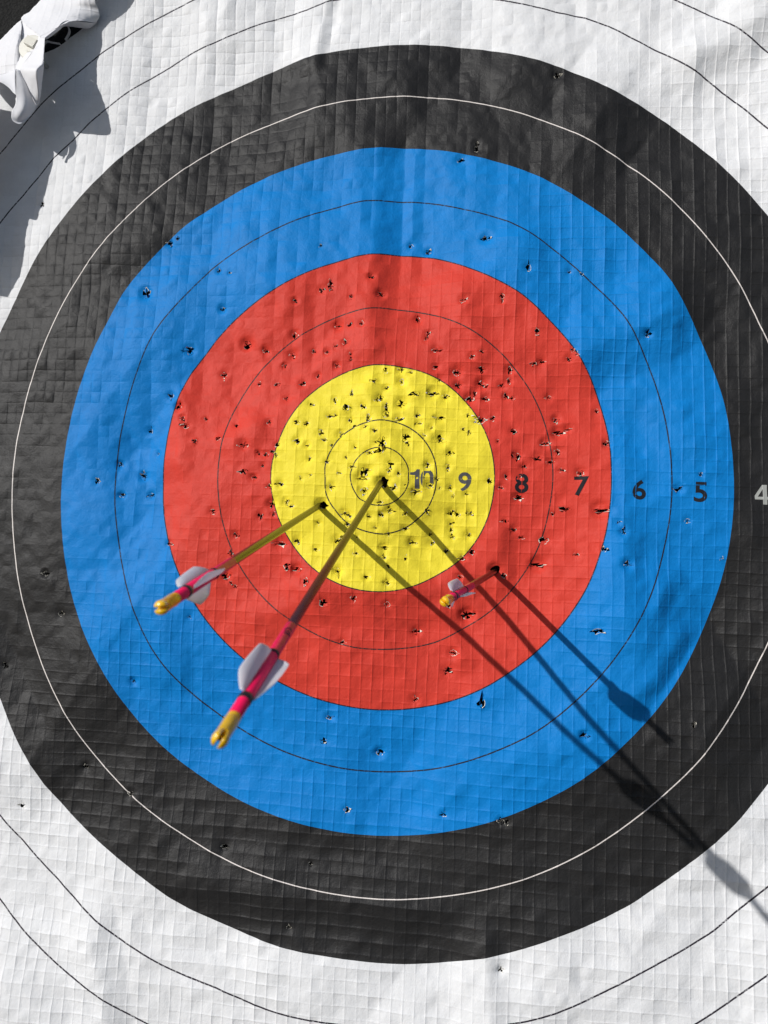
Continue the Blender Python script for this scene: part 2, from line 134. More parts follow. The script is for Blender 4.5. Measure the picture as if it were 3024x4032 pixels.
def empty(name, loc, label=None, cat=None, group=None):
    o = bpy.data.objects.new(name, None)
    o.empty_display_size = 0.05
    o.location = loc
    C.objects.link(o)
    if label: o['label'] = label
    if cat: o['category'] = cat
    if group: o['group'] = group
    return o

def add(name, verts, faces, mats, parent=None, smooth=True, midx=None, face_space=True):
    """one mesh object; vertices are given in face coordinates, stored relative to the parent's place"""
    v = Wp(verts) if face_space else np.asarray(verts, float)
    if parent is not None:
        v = v - np.array(parent['_at'])
    me = bpy.data.meshes.new(name)
    me.from_pydata([tuple(p) for p in v], [], [tuple(int(i) for i in f) for f in faces])
    for m in (mats if isinstance(mats, (list, tuple)) else [mats]):
        me.materials.append(m)
    if midx is not None:
        me.polygons.foreach_set('material_index', np.asarray(midx, np.int32))
    if smooth:
        me.polygons.foreach_set('use_smooth', np.ones(len(me.polygons), bool))
    o = bpy.data.objects.new(name, me)
    C.objects.link(o)
    if parent is not None:
        o.parent = parent['_ob']
    return o

def node(ob):
    return {'_ob': ob, '_at': tuple(ob.location)}

class Noise:
    """lattice noise; linear interpolation gives the flat facets of creased paper"""
    def __init__(self, seed, n=64):
        self.t = np.random.default_rng(seed).uniform(-1, 1, (n, n)); self.n = n
    def __call__(self, x, y, linear=False):
        i = np.floor(x).astype(int); j = np.floor(y).astype(int)
        fx = x - i; fy = y - j
        if not linear:
            fx = fx * fx * (3 - 2 * fx); fy = fy * fy * (3 - 2 * fy)
        n = self.n; t = self.t
        a = t[i % n, j % n]; b = t[(i + 1) % n, j % n]; c = t[i % n, (j + 1) % n]; d = t[(i + 1) % n, (j + 1) % n]
        return a * (1 - fx) * (1 - fy) + b * fx * (1 - fy) + c * (1 - fx) * fy + d * fx * fy

def ring_coordinate(x, y):
    """printed ring number (0 centre ... 10 outer line) at face point x, y: the sheet has stretched unevenly"""
    r = np.hypot(x, y) / RW
    th = (np.arctan2(y, x) % (2 * math.pi)) / (2 * math.pi) * 120
    i = np.floor(th).astype(int); f = th - i
    i0 = i % 120; i1 = (i + 1) % 120
    ks = sorted(RING_SHIFT)
    prevR = np.zeros_like(r); prevK = 0.0
    out = np.zeros_like(r)
    for k in ks:
        s = np.array(RING_SHIFT[k]) / 1000.0
        Rk = k + s[i0] * (1 - f) + s[i1] * f
        m = (r >= prevR) & (r < Rk)
        out[m] = prevK + (k - prevK) * ((r - prevR) / (Rk - prevR))[m]
        prevR, prevK = Rk, k
    m = r >= prevR
    out[m] = prevK + (r - prevR)[m]
    return out

# ------------------------------------------------------------------ materials
YELLOW, RED, BLUE = (0.86, 0.71, 0.045), (0.63, 0.052, 0.034), (0.004, 0.20, 0.575)
BLACK, WHITE = (0.0185, 0.018, 0.0182), (0.76, 0.765, 0.775)

def printed_paper():
    m, nt, n, l, p = mat("printed_paper")
    at = n.new('ShaderNodeAttribute'); at.attribute_name = 'ring'
    tc = n.new('ShaderNodeTexCoord')
    def noise(scale, detail=4, rough=0.55):
        t = n.new('ShaderNodeTexNoise'); t.inputs['Scale'].default_value = scale
        t.inputs['Detail'].default_value = detail; t.inputs['Roughness'].default_value = rough
        l.new(tc.outputs['Object'], t.inputs['Vector']); return t
    def mathn(op, a, b, c=None):
        q = n.new('ShaderNodeMath'); q.operation = op
        for k, v in enumerate((a, b, c)):
            if v is None: continue
            if isinstance(v, (int, float)): q.inputs[k].default_value = v
            else: l.new(v, q.inputs[k])
        return q.outputs[0]
    def mix(fac, a, b):
        q = n.new('ShaderNodeMix'); q.data_type = 'RGBA'
        if isinstance(fac, (int, float)): q.inputs[0].default_value = fac
        else: l.new(fac, q.inputs[0])
        for k, v in ((6, a), (7, b)):
            if isinstance(v, tuple): q.inputs[k].default_value = (*v, 1)
            else: l.new(v, q.inputs[k])
        return q.outputs[2]
    ring = at.outputs['Fac']
    col = YELLOW
    for k, c in ((2, RED), (4, BLUE), (6, BLACK), (8, WHITE)):
        col = mix(mathn('GREATER_THAN', ring, float(k)), col, c)
    # printed scoring lines, a little scuffed
    scuff = mathn('MULTIPLY_ADD', mathn('GREATER_THAN', noise(420, 2).outputs['Fac'], 0.40), 0.45, 0.55)
    for k, w, c in ((0.5, .0105, (.03, .03, .03)), (1, .0115, (.03, .03, .03)), (2, .010, (.03, .03, .03)), (3, .0105, (.035, .03, .03)),
                    (4, .010, (.02, .02, .03)), (5, .0115, (.02, .022, .03)), (9, .0135, (.03, .025, .035)), (10, .0135, (.03, .025, .035))):
        col = mix(mathn('MULTIPLY', mathn('COMPARE', ring, float(k), w), scuff), col, c)
    col = mix(mathn('COMPARE', ring, 7.0, .0085), col, (.78, .72, .68))
    # uneven ink and handling dirt
    ink = noise(34, 6, 0.65).outputs['Fac']
    hs = n.new('ShaderNodeHueSaturation')
    l.new(col, hs.inputs['Color'])
    l.new(mathn('MULTIPLY_ADD', ink, 0.34, 0.83), hs.inputs['Value'])
    l.new(hs.outputs[0], p.inputs['Base Color'])
    p.inputs['Roughness'].default_value = 0.5
    l.new(mathn('MULTIPLY_ADD', noise(90, 4).outputs['Fac'], 0.14, 0.42), p.inputs['Roughness'])
    blk = mathn('MULTIPLY', mathn('GREATER_THAN', ring, 6.0), mathn('LESS_THAN', ring, 8.0))      # the black ink is the glossiest
    l.new(mathn('MULTIPLY_ADD', blk, 0.12, 0.13), p.inputs['Specular IOR Level'])
    # paper fibre and fine crumple (finer than the mesh)
    b1 = n.new('ShaderNodeBump'); b1.inputs['Strength'].default_value = 0.60; b1.inputs['Distance'].default_value = 0.0010
    l.new(noise(300, 6, 0.68).outputs['Fac'], b1.inputs['Height'])
    b2 = n.new('ShaderNodeBump'); b2.inputs['Strength'].default_value = 0.25; b2.inputs['Distance'].default_value = 0.00035
    l.new(noise(900, 3).outputs['Fac'], b2.inputs['Height']); l.new(b1.outputs[0], b2.inputs['Normal'])
    l.new(b2.outputs[0], p.inputs['Normal'])
    tr = n.new('ShaderNodeBsdfTranslucent'); l.new(hs.outputs[0], tr.inputs['Color']); l.new(b2.outputs[0], tr.inputs['Normal'])
    mx = n.new('ShaderNodeMixShader'); mx.inputs[0].default_value = 0.10
    l.new(p.outputs[0], mx.inputs[1]); l.new(tr.outputs[0], mx.inputs[2])
    l.new(mx.outputs[0], n['Material Output'].inputs['Surface'])
    return m

def white_paper(name, col, trans):
    m, nt, n, l, p = mat(name)
    p.inputs['Base Color'].default_value = (*col, 1)
    p.inputs['Roughness'].default_value = 0.6
    p.inputs['Specular IOR Level'].default_value = 0.3
    tr = n.new('ShaderNodeBsdfTranslucent'); tr.inputs['Color'].default_value = (*col, 1)
    mx = n.new('ShaderNodeMixShader'); mx.inputs[0].default_value = trans
    l.new(p.outputs[0], mx.inputs[1]); l.new(tr.outputs[0], mx.inputs[2])
    l.new(mx.outputs[0], n['Material Output'].inputs['Surface'])
    tc = n.new('ShaderNodeTexCoord')
    t = n.new('ShaderNodeTexNoise'); t.inputs['Scale'].default_value = 160; t.inputs['Detail'].default_value = 5
    l.new(tc.outputs['Object'], t.inputs['Vector'])
    b = n.new('ShaderNodeBump'); b.inputs['Strength'].default_value = 0.35; b.inputs['Distance'].default_value = 0.0006
    l.new(t.outputs['Fac'], b.inputs['Height']); l.new(b.outputs[0], p.inputs['Normal']); l.new(b.outputs[0], tr.inputs['Normal'])
    return m

def foam_material():
    m, nt, n, l, p = mat("black_foam")
    tc = n.new('ShaderNodeTexCoord')
    t = n.new('ShaderNodeTexNoise'); t.inputs['Scale'].default_value = 420; t.inputs['Detail'].default_value = 6
    l.new(tc.outputs['Object'], t.inputs['Vector'])
    r = n.new('ShaderNodeValToRGB')
    r.color_ramp.elements[0].position = 0.35; r.color_ramp.elements[0].color = (.005, .005, .005, 1)
    r.color_ramp.elements[1].position = 0.75; r.color_ramp.elements[1].color = (.024, .024, .023, 1)
    l.new(t.outputs['Fac'], r.inputs['Fac']); l.new(r.outputs[0], p.inputs['Base Color'])
    p.inputs['Roughness'].default_value = 0.8
    p.inputs['Specular IOR Level'].default_value = 0.15
    b = n.new('ShaderNodeBump'); b.inputs['Strength'].default_value = 1.0; b.inputs['Distance'].default_value = 0.002
    l.new(t.outputs['Fac'], b.inputs['Height']); l.new(b.outputs[0], p.inputs['Normal'])
    return m

M_PRINT = printed_paper()
M_BACK = white_paper("paper_back", (.80, .80, .82), 0.16)
M_CORE = white_paper("torn_paper_core", (.74, .70, .60), 0.10)
M_FOAM = foam_material()
M_INK = simple("digit_ink", (.085, .085, .089), 0.6, 0.12)
M_INKD = simple("digit_ink_dark", (.016, .016, .020), 0.6, 0.10)
M_INKL = simple("digit_ink_pale", (.32, .33, .31), 0.55, 0.3)

# ------------------------------------------------------------------ foam butt behind the sheet
def foam_butt():
    root = empty('foam_butt', WM @ Vector((0, 0, -0.19)), 'black grainy foam butt showing behind the folded paper corner', 'target butt')
    nd = node(root)
    n = 130
    u = np.linspace(-0.66, 0.66, n); X, Y = np.meshgrid(u, u)
    nz = Noise(91)
    Z = -0.0205 + 0.0009 * nz(X * 160, Y * 160) + 0.0006 * nz(X * 60, Y * 60)
    v = [(x, y, z) for x, y, z in zip(X.ravel(), Y.ravel(), Z.ravel())]
    f = [(j * n + i, j * n + i + 1, (j + 1) * n + i + 1, (j + 1) * n + i) for j in range(n - 1) for i in range(n - 1)]
    k = len(v)
    v += [(-.66, -.66, -.19), (.66, -.66, -.19), (.66, .66, -.19), (-.66, .66, -.19)]
    c = [0, n - 1, n * n - 1, n * (n - 1)]
    b = [k, k + 1, k + 2, k + 3]
    edge = [list(range(0, n)), [i * n + n - 1 for i in range(n)], list(range(n * n - 1, n * (n - 1) - 1, -1)), [i * n for i in range(n - 1, -1, -1)]]
    for s in range(4):
        f.append(tuple(reversed(edge[s])) + (b[s], b[(s + 1) % 4]))
    f.append((b[3], b[2], b[1], b[0]))
    add('foam_block', v, f, M_FOAM, nd, smooth=False)
foam_butt()

# ------------------------------------------------------------------ the printed sheet
face_root = empty('archery_target', WM @ Vector((0, 0, 0)), 'large square paper archery target face with coloured rings and arrow holes', 'archery target')
FACE = node(face_root)
PA, PB = 0.0114, 0.0124                     # spacing of the reinforcing threads
TURN = math.radians(-2.5)
CT, ST = math.cos(TURN), math.sin(TURN)
frac = np.array([0, .05, .12, .30, .5, .70, .88, .95])
def axis(pitch, half, lo, hi):
    n = int(round(half / pitch)); out = []
    for i in range(-n, n):
        fr = frac if lo <= i * pitch <= hi else np.array([0, .5])
        out.append((i + fr) * pitch)
    return np.concatenate(out + [[n * pitch]])
ax = axis(PA, 0.64, -0.52, 0.47)
bx = axis(PB, 0.64, -0.64, 0.66)
NA, NB = len(ax), len(bx)
AA, BB = np.meshgrid(ax, bx, indexing='ij')

n1, n2, n3, n4, n5, n6, n7, n8 = [Noise(s) for s in (11, 12, 13, 14, 15, 16, 17, 18)]
def rotc(x, y, deg):
    c, s = math.cos(math.radians(deg)), math.sin(math.radians(deg))
    return c * x + s * y, -s * x + c * y

def segment_fold(x, y, p0, p1, wl, wr, h, fade):
    """a soft fold line: rises over wl on its left, falls over wr on its right (left/right of p0->p1)"""
    d = np.array(p1) - np.array(p0); L_ = np.hypot(*d); d = d / L_
    t = (x - p0[0]) * d[0] + (y - p0[1]) * d[1]
    s = -(x - p0[0]) * d[1] + (y - p0[1]) * d[0]          # + on the left
    prof = np.where(s > 0, np.clip(1 - s / wl, 0, 1), np.clip(1 + s / wr, 0, 1))
    prof = prof * prof * (3 - 2 * prof) * .5 + prof * .5
    e = np.clip(np.minimum(t + fade, L_ + fade - t) / fade, 0, 1)
    return h * prof * e * e * (3 - 2 * e)

# visible folds: start, end, width on the left, width on the right, height, fade
FOLDS = [
    ((-.0040, .360), (-.012, .150), .030, .060, .0085, .05),
    ((-0.0613, 0.5604), (-0.0757, 0.4820), 0.014, 0.05, 0.006, 0.03),
    ((0.2146, 0.1262), (0.2909, 0.1604), 0.06, 0.045, 0.00975, 0.05),
    ((0.1569, 0.2433), (0.1625, 0.1509), 0.032, 0.06, 0.00675, 0.04),
    ((0.2502, 0.0100), (0.2459, -0.1319), 0.026, 0.055, 0.00675, 0.05),
    ((-0.2243, 0.0874), (-0.2213, 0.0195), 0.02, 0.03, 0.0048000000000000004, 0.025),
    ((-0.1647, 0.0379), (-0.1389, 0.0579), 0.025, 0.028, 0.00525, 0.02),
    ((-0.0651, -0.1168), (0.0720, -0.1203), 0.045, 0.042, 0.009, 0.04),
    ((-0.2310, -0.1551), (-0.2295, -0.2069), 0.03, 0.04, 0.00525, 0.03),
    ((0.3393, 0.4503), (0.4261, 0.4900), 0.04, 0.035, 0.00675, 0.04),
    ((0.2846, -0.1226), (0.2649, -0.1710), 0.016, 0.04, 0.0048000000000000004, 0.03),
    ((0.2990, -0.1685), (0.2560, -0.2235), 0.018, 0.04, 0.00525, 0.03),
    ((-0.0135, 0.0912), (0.0141, 0.0148), 0.016, 0.025, 0.00375, 0.025),
    ((-0.1302, -0.1473), (-0.0600, -0.1276), 0.03, 0.03, 0.0045, 0.03),
    ((0.0670, -0.1465), (0.0856, -0.1889), 0.02, 0.025, 0.0045, 0.02),
    ((0.1253, -0.0605), (0.1221, -0.1131), 0.02, 0.03, 0.00525, 0.025),
    ((-0.3178, 0.2586), (-0.2137, 0.2969), 0.035, 0.03, 0.00525, 0.04),
    ((0.0896, 0.1950), (0.1037, 0.1330), 0.025, 0.04, 0.00525, 0.035),
    ((-0.1900, -0.4198), (0.0369, -0.4366), 0.04, 0.035, 0.00525, 0.06),
    ((-0.3049, -0.4714), (-0.2862, -0.5574), 0.03, 0.045, 0.006, 0.05),
    ((0.1054, -0.4726), (0.1091, -0.5370), 0.02, 0.04, 0.006, 0.04),
]


def broad_relief(x, y):
    z = 0.0042 * n1(x / .26 + 3.3, y / .26 + 7.1) + 0.0036 * n2(x / .11 + 1.7, y / .13 + 9.2)
    u, v = rotc(x, y, 28)
    z = z + 0.0076 * n3(u / .075, v / .16, True)
    u, v = rotc(x, y, -35)
    z = z + 0.0054 * n4(u / .055 + 5.5, v / .11, True)
    u, v = rotc(x, y, 8)
    z = z + 0.0018 * n5(u / .032 + 2.5, v / .05, True)
    # long soft folds hanging down from the upper edge of the sheet
    u, v = rotc(x, y, -12)
    z = z + 0.0040 * np.clip((y - .30) / .20, 0, 1) * n8(u / .05 + 9, v / .30) + 0.0026 * np.clip((-y - .36) / .15, 0, 1) * n7(x / .06 + 4, y / .12 + 2, True)
    for fo in FOLDS:
        z = z + segment_fold(x, y, *fo)
    return z

# heights at the thread crossings: columns stand out in the upper half, rows in the lower half
IA = np.arange(-60, 61); IB = np.arange(-56, 57)
GA, GB = np.meshgrid(IA, IB, indexing='ij')
ga, gb = GA * PA, GB * PB
r_ = np.hypot(ga, gb)
up = np.clip((gb + 0.10) / 0.30, 0, 1)
lowr = np.clip((-gb - 0.22) / 0.20, 0, 1)
cross_h = (0.0010 * (0.25 + 0.85 * up) * n6(GA * 1.0, GB / 9.0) + 0.0008 * (0.3 + 0.9 * lowr) * n7(GA / 14.0, GB * 1.0)
           + 0.00048 * rng.normal(size=GA.shape))
pillow = rng.normal(0, 0.00030, GA.shape) + 0.00010
ul = np.exp(-(((ga + .33) / .13) ** 2 + ((gb - .33) / .13) ** 2))
pillow += ul * rng.normal(0.0004, 0.0005, GA.shape)

def small_relief(a, b):
    fa = a / PA; fb = b / PB
    i = np.floor(fa + 1e-9).astype(int); j = np.floor(fb + 1e-9).astype(int)
    fx = np.clip(fa - i, 0, 1); fy = np.clip(fb - j, 0, 1)
    i = np.clip(i + 60, 0, len(IA) - 2); j = np.clip(j + 56, 0, len(IB) - 2)
    z = (cross_h[i, j] * (1 - fx) * (1 - fy) + cross_h[i + 1, j] * fx * (1 - fy)
         + cross_h[i, j + 1] * (1 - fx) * fy + cross_h[i + 1, j + 1] * fx * fy)
    z = z + pillow[i, j] * 16 * fx * (1 - fx) * fy * (1 - fy)
    da = np.minimum(fx, 1 - fx) * PA; db = np.minimum(fy, 1 - fy) * PB
    amp_a = 0.00050 * (0.75 + 0.5 * n8(a / .05, b / .03)); amp_b = 0.00044 * (0.7 + 0.6 * n8(a / .03 + 20, b / .05))
    u, v = rotc(a, b, 33)
    z = z + 0.00022 * n2(u / .0052 + 3, v / .0075, True) + 0.00022 * n5(v / .0060 + 9, u / .0090, True)
    flip = np.clip((a * .7 - b * .7 + .22) / .18, -.9, 1.0)      # threads sink into the slack upper left, stand proud elsewhere
    z = z + flip * (amp_a * np.exp(-(da / .00055) ** 2) + amp_b * np.exp(-(db / .00055) ** 2))
    # slack rows hang like clapboards low on the sheet, slack columns towards its right side
    low = np.clip((-b - .20 - .25 * np.abs(a)) / .16, 0, 1) * np.clip((.52 - np.hypot(a, b)) / .05, .25, 1)
    z = z + low * (0.7 + 0.5 * n7(a / .12 + 40, np.floor(fb + 1e-9) * .77)) * (0.0003 * fy - 0.0020 * fy * (1 - fy))
    rgt = np.clip((a - .18) / .15, 0, 1) * np.clip((b + .35) / .2, 0, 1)
    z = z - 0.00035 * rgt * (0.6 + 0.6 * n6(np.floor(fa + 1e-9) * .77, b / .10 + 40)) * fx
    return z

# threads are never quite straight
wa = AA + 0.0007 * n3(AA / .09 + 30, BB / .05) + 0.0005 * n4(AA / .02 + 3, BB / .03)
wb = BB + 0.0007 * n5(AA / .05 + 11, BB / .09) + 0.0005 * n6(AA / .03 + 3.3, BB / .02)
X = CT * wa - ST * wb
Y = ST * wa + CT * wb
ZS = small_relief(AA, BB)
ZB = broad_relief(X, Y)
# the sheet lies quiet near the folded corner
fd = (-(X + .4112) * .7071 + (Y - .5864) * .7071)          # signed distance beyond the fold line
qt = np.clip((-fd - 0.01) / 0.12, 0, 1)
quiet = np.exp(-((X + .42) / .16) ** 2 - ((Y - .42) / .2) ** 2)
ZB = ZB * (0.25 + 0.75 * (1 - quiet)) * qt + 0.004 * (1 - qt)
ZS = ZS * (1 - 0.55 * quiet)
Z = np.maximum(ZB + ZS, -0.0155)

# ---- arrow holes
def settle(x, y):
    """a mark measured on the mean plane -> its place on the relief"""
    x0, y0 = np.array([x]), np.array([y]); xs, ys = x0.copy(), y0.copy()
    for _ in range(3):
        a_, b_ = CT * xs + ST * ys, -ST * xs + CT * ys
        i = np.clip(np.searchsorted(ax, a_), 0, NA - 1); j = np.clip(np.searchsorted(bx, b_), 0, NB - 1)
        z = ZB[i, j]
        xs = x0 - (x0 - CAM[0]) * z / CAM[2]; ys = y0 - (y0 - CAM[1]) * z / CAM[2]
    return float(xs[0]), float(ys[0])
class Hole: pass
holes = []
for t in HOLES.split():
    x, y, w, h = [float(q) / 1000 for q in t.split(',')]
    x, y = settle(x, y)
    o = Hole(); o.x, o.y, o.rx, o.ry = x, y, max(w * .53, .0018), max(h * .53, .0018)
    on_digit = any(abs(x - d_[1] / 1000) < .011 and abs(y - d_[2] / 1000) < .012 for d_ in DIGITS)
    if on_digit: o.rx *= .7; o.ry *= .7
    n = 24
    base = rng.uniform(.72, 1.22, n)
    base = (np.roll(base, 1) + 1.6 * base + np.roll(base, -1)) / 3.6
    for q in range(0 if on_digit else rng.integers(0, 4)):                       # tears run out along the threads
        base[(int(rng.integers(0, 4)) * n // 4 + int(rng.integers(-1, 2))) % n] = rng.uniform(1.35, 2.2)       # small slits running out from the hole
    o.poly = base; o.n = n
    o.depth = rng.uniform(.0011, .0034) * min(1.4, (o.rx + o.ry) / .008)
    if rng.random() < .12: o.depth *= -.6
    for a_ in ARROWS.values():                     # the sheet is pushed in where an arrow stands
        if math.hypot(a_[0][0] - x, a_[0][1] - y) < .008: o.depth = .0042; o.arrow = True
    holes.append(o)
def hole_s(o, x, y):
    ex, ey = (x - o.x) / o.rx, (y - o.y) / o.ry
    th = (np.arctan2(ey, ex) % (2 * math.pi)) / (2 * math.pi) * o.n
    i = np.floor(th).astype(int); f = th - i
    rad = o.poly[i % o.n] * (1 - f) + o.poly[(i + 1) % o.n] * f
    return np.hypot(ex, ey) / rad
def hole_pt(o, th, s):
    t = (th % (2 * math.pi)) / (2 * math.pi) * o.n
    i = int(t); f = t - i
    rad = o.poly[i % o.n] * (1 - f) + o.poly[(i + 1) % o.n] * f
    return o.x + math.cos(th) * o.rx * rad * s, o.y + math.sin(th) * o.ry * rad * s

SMIN = np.full(X.shape, 9.0); HID = np.full(X.shape, -1)
for hid, o in enumerate(holes):
    ca, cb = CT * o.x + ST * o.y, -ST * o.x + CT * o.y
    m = 0.016
    i0, i1 = np.searchsorted(ax, [ca - m, ca + m]); j0, j1 = np.searchsorted(bx, [cb - m, cb + m])
    sl = (slice(i0, i1), slice(j0, j1))
    s = hole_s(o, X[sl], Y[sl])
    rr = np.hypot((X[sl] - o.x), (Y[sl] - o.y)) / ((o.rx + o.ry) * .5)
    Z[sl] -= o.depth * np.exp(-(np.maximum(rr - .9, 0) / .75) ** 2)
    k = s < SMIN[sl]
    SMIN[sl] = np.where(k, s, SMIN[sl]); HID[sl] = np.where(k, hid, HID[sl])
Z = np.maximum(Z, -0.0185)

def fcorner(arr): return .25 * (arr[:-1, :-1] + arr[1:, :-1] + arr[:-1, 1:] + arr[1:, 1:])
dead = fcorner(SMIN) < 1.0
# beyond the folded corner there is no sheet; next to the fold it is torn open
fx_, fy_ = fcorner(X), fcorner(Y)
dead |= fcorner(fd) > 0.0
OPENING = [(-405.6, 518.5), (-409.5, 540.2), (-393.4, 550.4), (-381.9, 556.4), (-354.7, 550.4), (-369.5, 539.0), (-380.8, 530.5), (-393.5, 522.5)]
def in_poly(x, y, poly):
    ins = np.zeros(x.shape, bool); n = len(poly)
    for i in range(n):
        x0, y0 = poly[i][0] / 1000, poly[i][1] / 1000; x1, y1 = poly[(i + 1) % n][0] / 1000, poly[(i + 1) % n][1] / 1000
        c = ((y0 > y) != (y1 > y)) & (x < (x1 - x0) * (y - y0) / (y1 - y0 + 1e-12) + x0)
        ins ^= c
    return ins
dead |= in_poly(fx_, fy_, OPENING)
# snap the vertices on the rim of each hole to its torn outline
live = ~dead
vd = np.zeros(X.shape, bool); vl = np.zeros(X.shape, bool)
for di in (0, 1):
    for dj in (0, 1):
        vd[di:NA - 1 + di, dj:NB - 1 + dj] |= dead; vl[di:NA - 1 + di, dj:NB - 1 + dj] |= live
rim = np.argwhere(vd & vl & (HID >= 0) & (SMIN > .45) & (SMIN < 1.9))
for i, j in rim:
    o = holes[HID[i, j]]; k = 1.0 / SMIN[i, j]
    X[i, j] = o.x + (X[i, j] - o.x) * k; Y[i, j] = o.y + (Y[i, j] - o.y) * k
# snap to the fold line
fr = np.argwhere(vd & vl & (np.abs(fd) < .004))
for i, j in fr:
    X[i, j] += fd[i, j] * .7071; Y[i, j] -= fd[i, j] * .7071

OP = np.array(OPENING) / 1000.0
for i, j in np.argwhere(vd & vl & (X < -.34) & (Y > .51) & (fd < -.004)):
    q = np.array([X[i, j], Y[i, j]]); best = None
    for k in range(len(OP)):
        a0, a1 = OP[k], OP[(k + 1) % len(OP)]; t = np.clip(np.dot(q - a0, a1 - a0) / np.dot(a1 - a0, a1 - a0), 0, 1)
        c_ = a0 + t * (a1 - a0); dd = np.hypot(*(q - c_))
        if best is None or dd < best[0]: best = (dd, c_)
    if best[0] < .002: X[i, j], Y[i, j] = best[1]
# the rings were measured with the relief in them: refer each point to the mean plane along the line of sight
RING = ring_coordinate(X + .6 * (X - CAM[0]) * Z / (CAM[2] - Z), Y + .6 * (Y - CAM[1]) * Z / (CAM[2] - Z))
def zat(x, y):
    a, b = CT * x + ST * y, -ST * x + CT * y
    i = int(np.clip(np.searchsorted(ax, a) - 1, 0, NA - 2)); j = int(np.clip(np.searchsorted(bx, b) - 1, 0, NB - 2))
    fa = (a - ax[i]) / (ax[i + 1] - ax[i]); fb = (b - bx[j]) / (bx[j + 1] - bx[j])
    fa = min(max(fa, 0), 1); fb = min(max(fb, 0), 1)
    return Z[i, j] * (1 - fa) * (1 - fb) + Z[i + 1, j] * fa * (1 - fb) + Z[i, j + 1] * (1 - fa) * fb + Z[i + 1, j + 1] * fa * fb

def paper_sheet():
    idx = np.arange(NA * NB).reshape(NA, NB)
    q = np.stack([idx[:-1, :-1], idx[1:, :-1], idx[1:, 1:], idx[:-1, 1:]], -1)[live]
    used = np.zeros(NA * NB, bool); used[q.ravel()] = True
    remap = np.cumsum(used) - 1
    q = remap[q].astype(np.int32)
    P = Wp(np.stack([X.ravel(), Y.ravel(), Z.ravel()], 1)[used]) - np.array(FACE['_at'])
    me = bpy.data.meshes.new('paper_sheet')
    me.vertices.add(len(P)); me.vertices.foreach_set('co', P.astype(np.float32).ravel())
    me.loops.add(q.size); me.loops.foreach_set('vertex_index', q.ravel())
    me.polygons.add(len(q)); me.polygons.foreach_set('loop_start', np.arange(0, q.size, 4, dtype=np.int32))
    me.polygons.foreach_set('use_smooth', np.ones(len(q), bool))
    me.update(calc_edges=True)
    at = me.attributes.new('ring', 'FLOAT', 'POINT'); at.data.foreach_set('value', RING.ravel()[used].astype(np.float32))
    me.materials.append(M_PRINT)
    o = bpy.data.objects.new('paper_sheet', me); C.objects.link(o); o.parent = face_root
    print('sheet quads', len(q))
paper_sheet()

